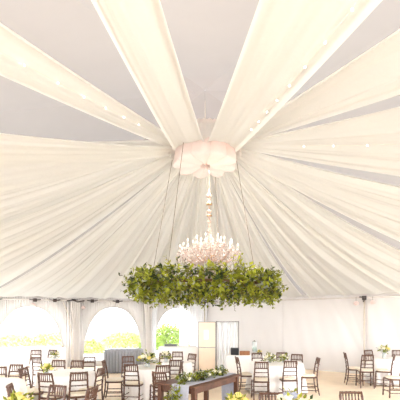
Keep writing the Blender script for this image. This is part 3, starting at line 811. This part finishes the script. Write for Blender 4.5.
# notice board
nb = empty('notice_board', at(207, 27.6), .02, 'tall tan two-panel board with a white sheet pinned on it', 'board')
BW, BH = .64, 1.80
b = MB(); b.box((0,0,BH*.74), (BW-.04, .03, BH*.50)); b.build('upper_panel', M['tanboard'], nb)
b = MB(); b.box((0,0,BH*.255), (BW-.04, .03, BH*.44)); b.build('lower_panel', M['tanboard'], nb)
for sx in (-1, 1): b = MB(); b.box((sx*(BW/2-.012), 0, BH/2), (.024, .045, BH)); b.build('stile', M['frame'], nb)
for z in (BH-.012, .03): b = MB(); b.box((0,0,z), (BW-.048, .045, .024)); b.build('rail', M['frame'], nb)
b = MB(); b.box((0,-.006,BH*.485), (BW-.05, .045, .022)); b.build('rail', M['frame'], nb)
b = MB(); b.box((-.03,-.018,BH*.74), (.16, .004, .34)); o = b.build('notice_sheet', M['paper'], nb); o['label'] = 'blank white sheet'
for sx in (-1, 1): b = MB(); b.box((sx*(BW/2-.012), 0, .012), (.05, .42, .024)); b.build('foot', M['frame'], nb)
# curtained screen
sc = empty('curtain_screen', at(227.5, 27.6), -.06, 'grey framed screen with white pleated curtain beside the tan board', 'screen')
SW, SH = .80, 1.83
for sx in (-1, 1): b = MB(); b.tube([(sx*SW/2,0,.02),(sx*SW/2,0,SH)], .016, 8); b.build('post', M['frame'], sc, smooth=True)
b = MB(); b.tube([(-SW/2,0,SH-.02),(SW/2,0,SH-.02)], .014, 8); b.build('top_rail', M['frame'], sc, smooth=True)
b = MB(); b.grid(lambda u, v: ((u-.5)*(SW-.05), .03*math.sin(u*2*PI*7+.4*math.sin(v*3))+.012*math.sin(u*71), SH-.03-(SH-.06)*v), 110, 16); b.build('curtain_panel', M['sheer'], sc, smooth=True, solid=.003)
for sx in (-1, 1): b = MB(); b.box((sx*SW/2,0,.012), (.06,.40,.02)); b.build('foot', M['frame'], sc)

# ------------------------------------------------------------------ outside bushes
rb = random.Random(9)
def bush(px, s, w, h, m, label):
    p = at(px, s); p.z = -.11
    o = empty('bush', p, 0, label, 'bush', 'bushes beyond the arched windows')
    b = MB(); tw = MB()
    for k in range(int(700*w)):
        a = rb.uniform(0, 2*PI); rr = math.sqrt(rb.random())*w/2; z = h*rb.random()**.6*math.sqrt(max(.05, 1-(rr/(w/2))**2))
        q = Vector((rr*math.cos(a), rr*math.sin(a)*.6, z))
        d = Vector((rb.gauss(0,1), rb.gauss(0,1), rb.gauss(.5,.7)))
        l_ = rb.uniform(.14,.26); b.leaf(q, d, Vector((rb.gauss(0,1), rb.gauss(0,1), 1)).normalized(), l_, l_*.55)
    for k in range(9):
        a = rb.uniform(0, 2*PI); tw.tube([(0,0,0), (w*.2*math.cos(a), w*.12*math.sin(a), h*.4), (w*.36*math.cos(a), w*.2*math.sin(a), h*.75)], [.03,.02,.008], 5)
    tag(b.build('foliage', m, o), kind='stuff'); tw.build('branches', M['twig'], o)
bush(12, 15, 3.6, 1.0, M['hay'], 'dry yellow bush seen in the left half of leftmost arch')
bush(50, 15, 3.0, 1.15, M['hay'], 'dry yellow bush seen in the right half of leftmost arch')
bush(92, 17, 1.6, .78, M['bush_pale'], 'pale yellow-green bush low in the left of middle arch')
bush(124, 14.5, 3.4, 1.15, M['bush_pale'], 'rounded yellow-green bush in the right of middle arch')
bush(169, 15, 2.7, 1.75, M['bush'], 'bright green bush seen through the third arch')
bush(152, 15.5, 1.6, .95, M['bush'], 'low green bush at left side of third arch')

# ------------------------------------------------------------------ light, world, camera
w = bpy.data.worlds.new('World'); S.world = w; w.use_nodes = True
nt = w.node_tree; bg = nt.nodes['Background']; bg.inputs['Strength'].default_value = 1.0
tc = nt.nodes.new('ShaderNodeTexCoord'); sx = nt.nodes.new('ShaderNodeSeparateXYZ'); rp = nt.nodes.new('ShaderNodeValToRGB')
rp.color_ramp.elements[0].position = 0.0; rp.color_ramp.elements[0].color = (2.1, 2.25, 2.4, 1)
rp.color_ramp.elements[1].position = 0.75; rp.color_ramp.elements[1].color = (.55, .63, .74, 1)
e_ = rp.color_ramp.elements.new(.22); e_.color = (1.9, 2.05, 2.2, 1)
nt.links.new(tc.outputs['Generated'], sx.inputs[0]); nt.links.new(sx.outputs['Z'], rp.inputs['Fac']); nt.links.new(rp.outputs['Color'], bg.inputs['Color'])
sun = bpy.data.lights.new('sun', 'SUN'); sun.energy = 2.5; sun.angle = math.radians(12); sun.color = (1, .98, .97)
so = bpy.data.objects.new('sun', sun); COL.objects.link(so); so.rotation_euler = (math.radians(38), math.radians(14), 0); so.location = (0,0,20)
cam = bpy.data.cameras.new('camera'); co = bpy.data.objects.new('camera', cam); COL.objects.link(co)
co.location = (0, 0, 1.9); co.rotation_euler = (PI/2, 0, 0)
cam.sensor_width = 36; cam.lens = 36*F/400; cam.shift_y = 119/400; cam.clip_start = .05; cam.clip_end = 400
S.camera = co
S.view_settings.view_transform = 'Standard'; S.view_settings.look = 'None'; S.view_settings.gamma = 1
S.view_settings.use_curve_mapping = False
S.view_settings.exposure = 2.14
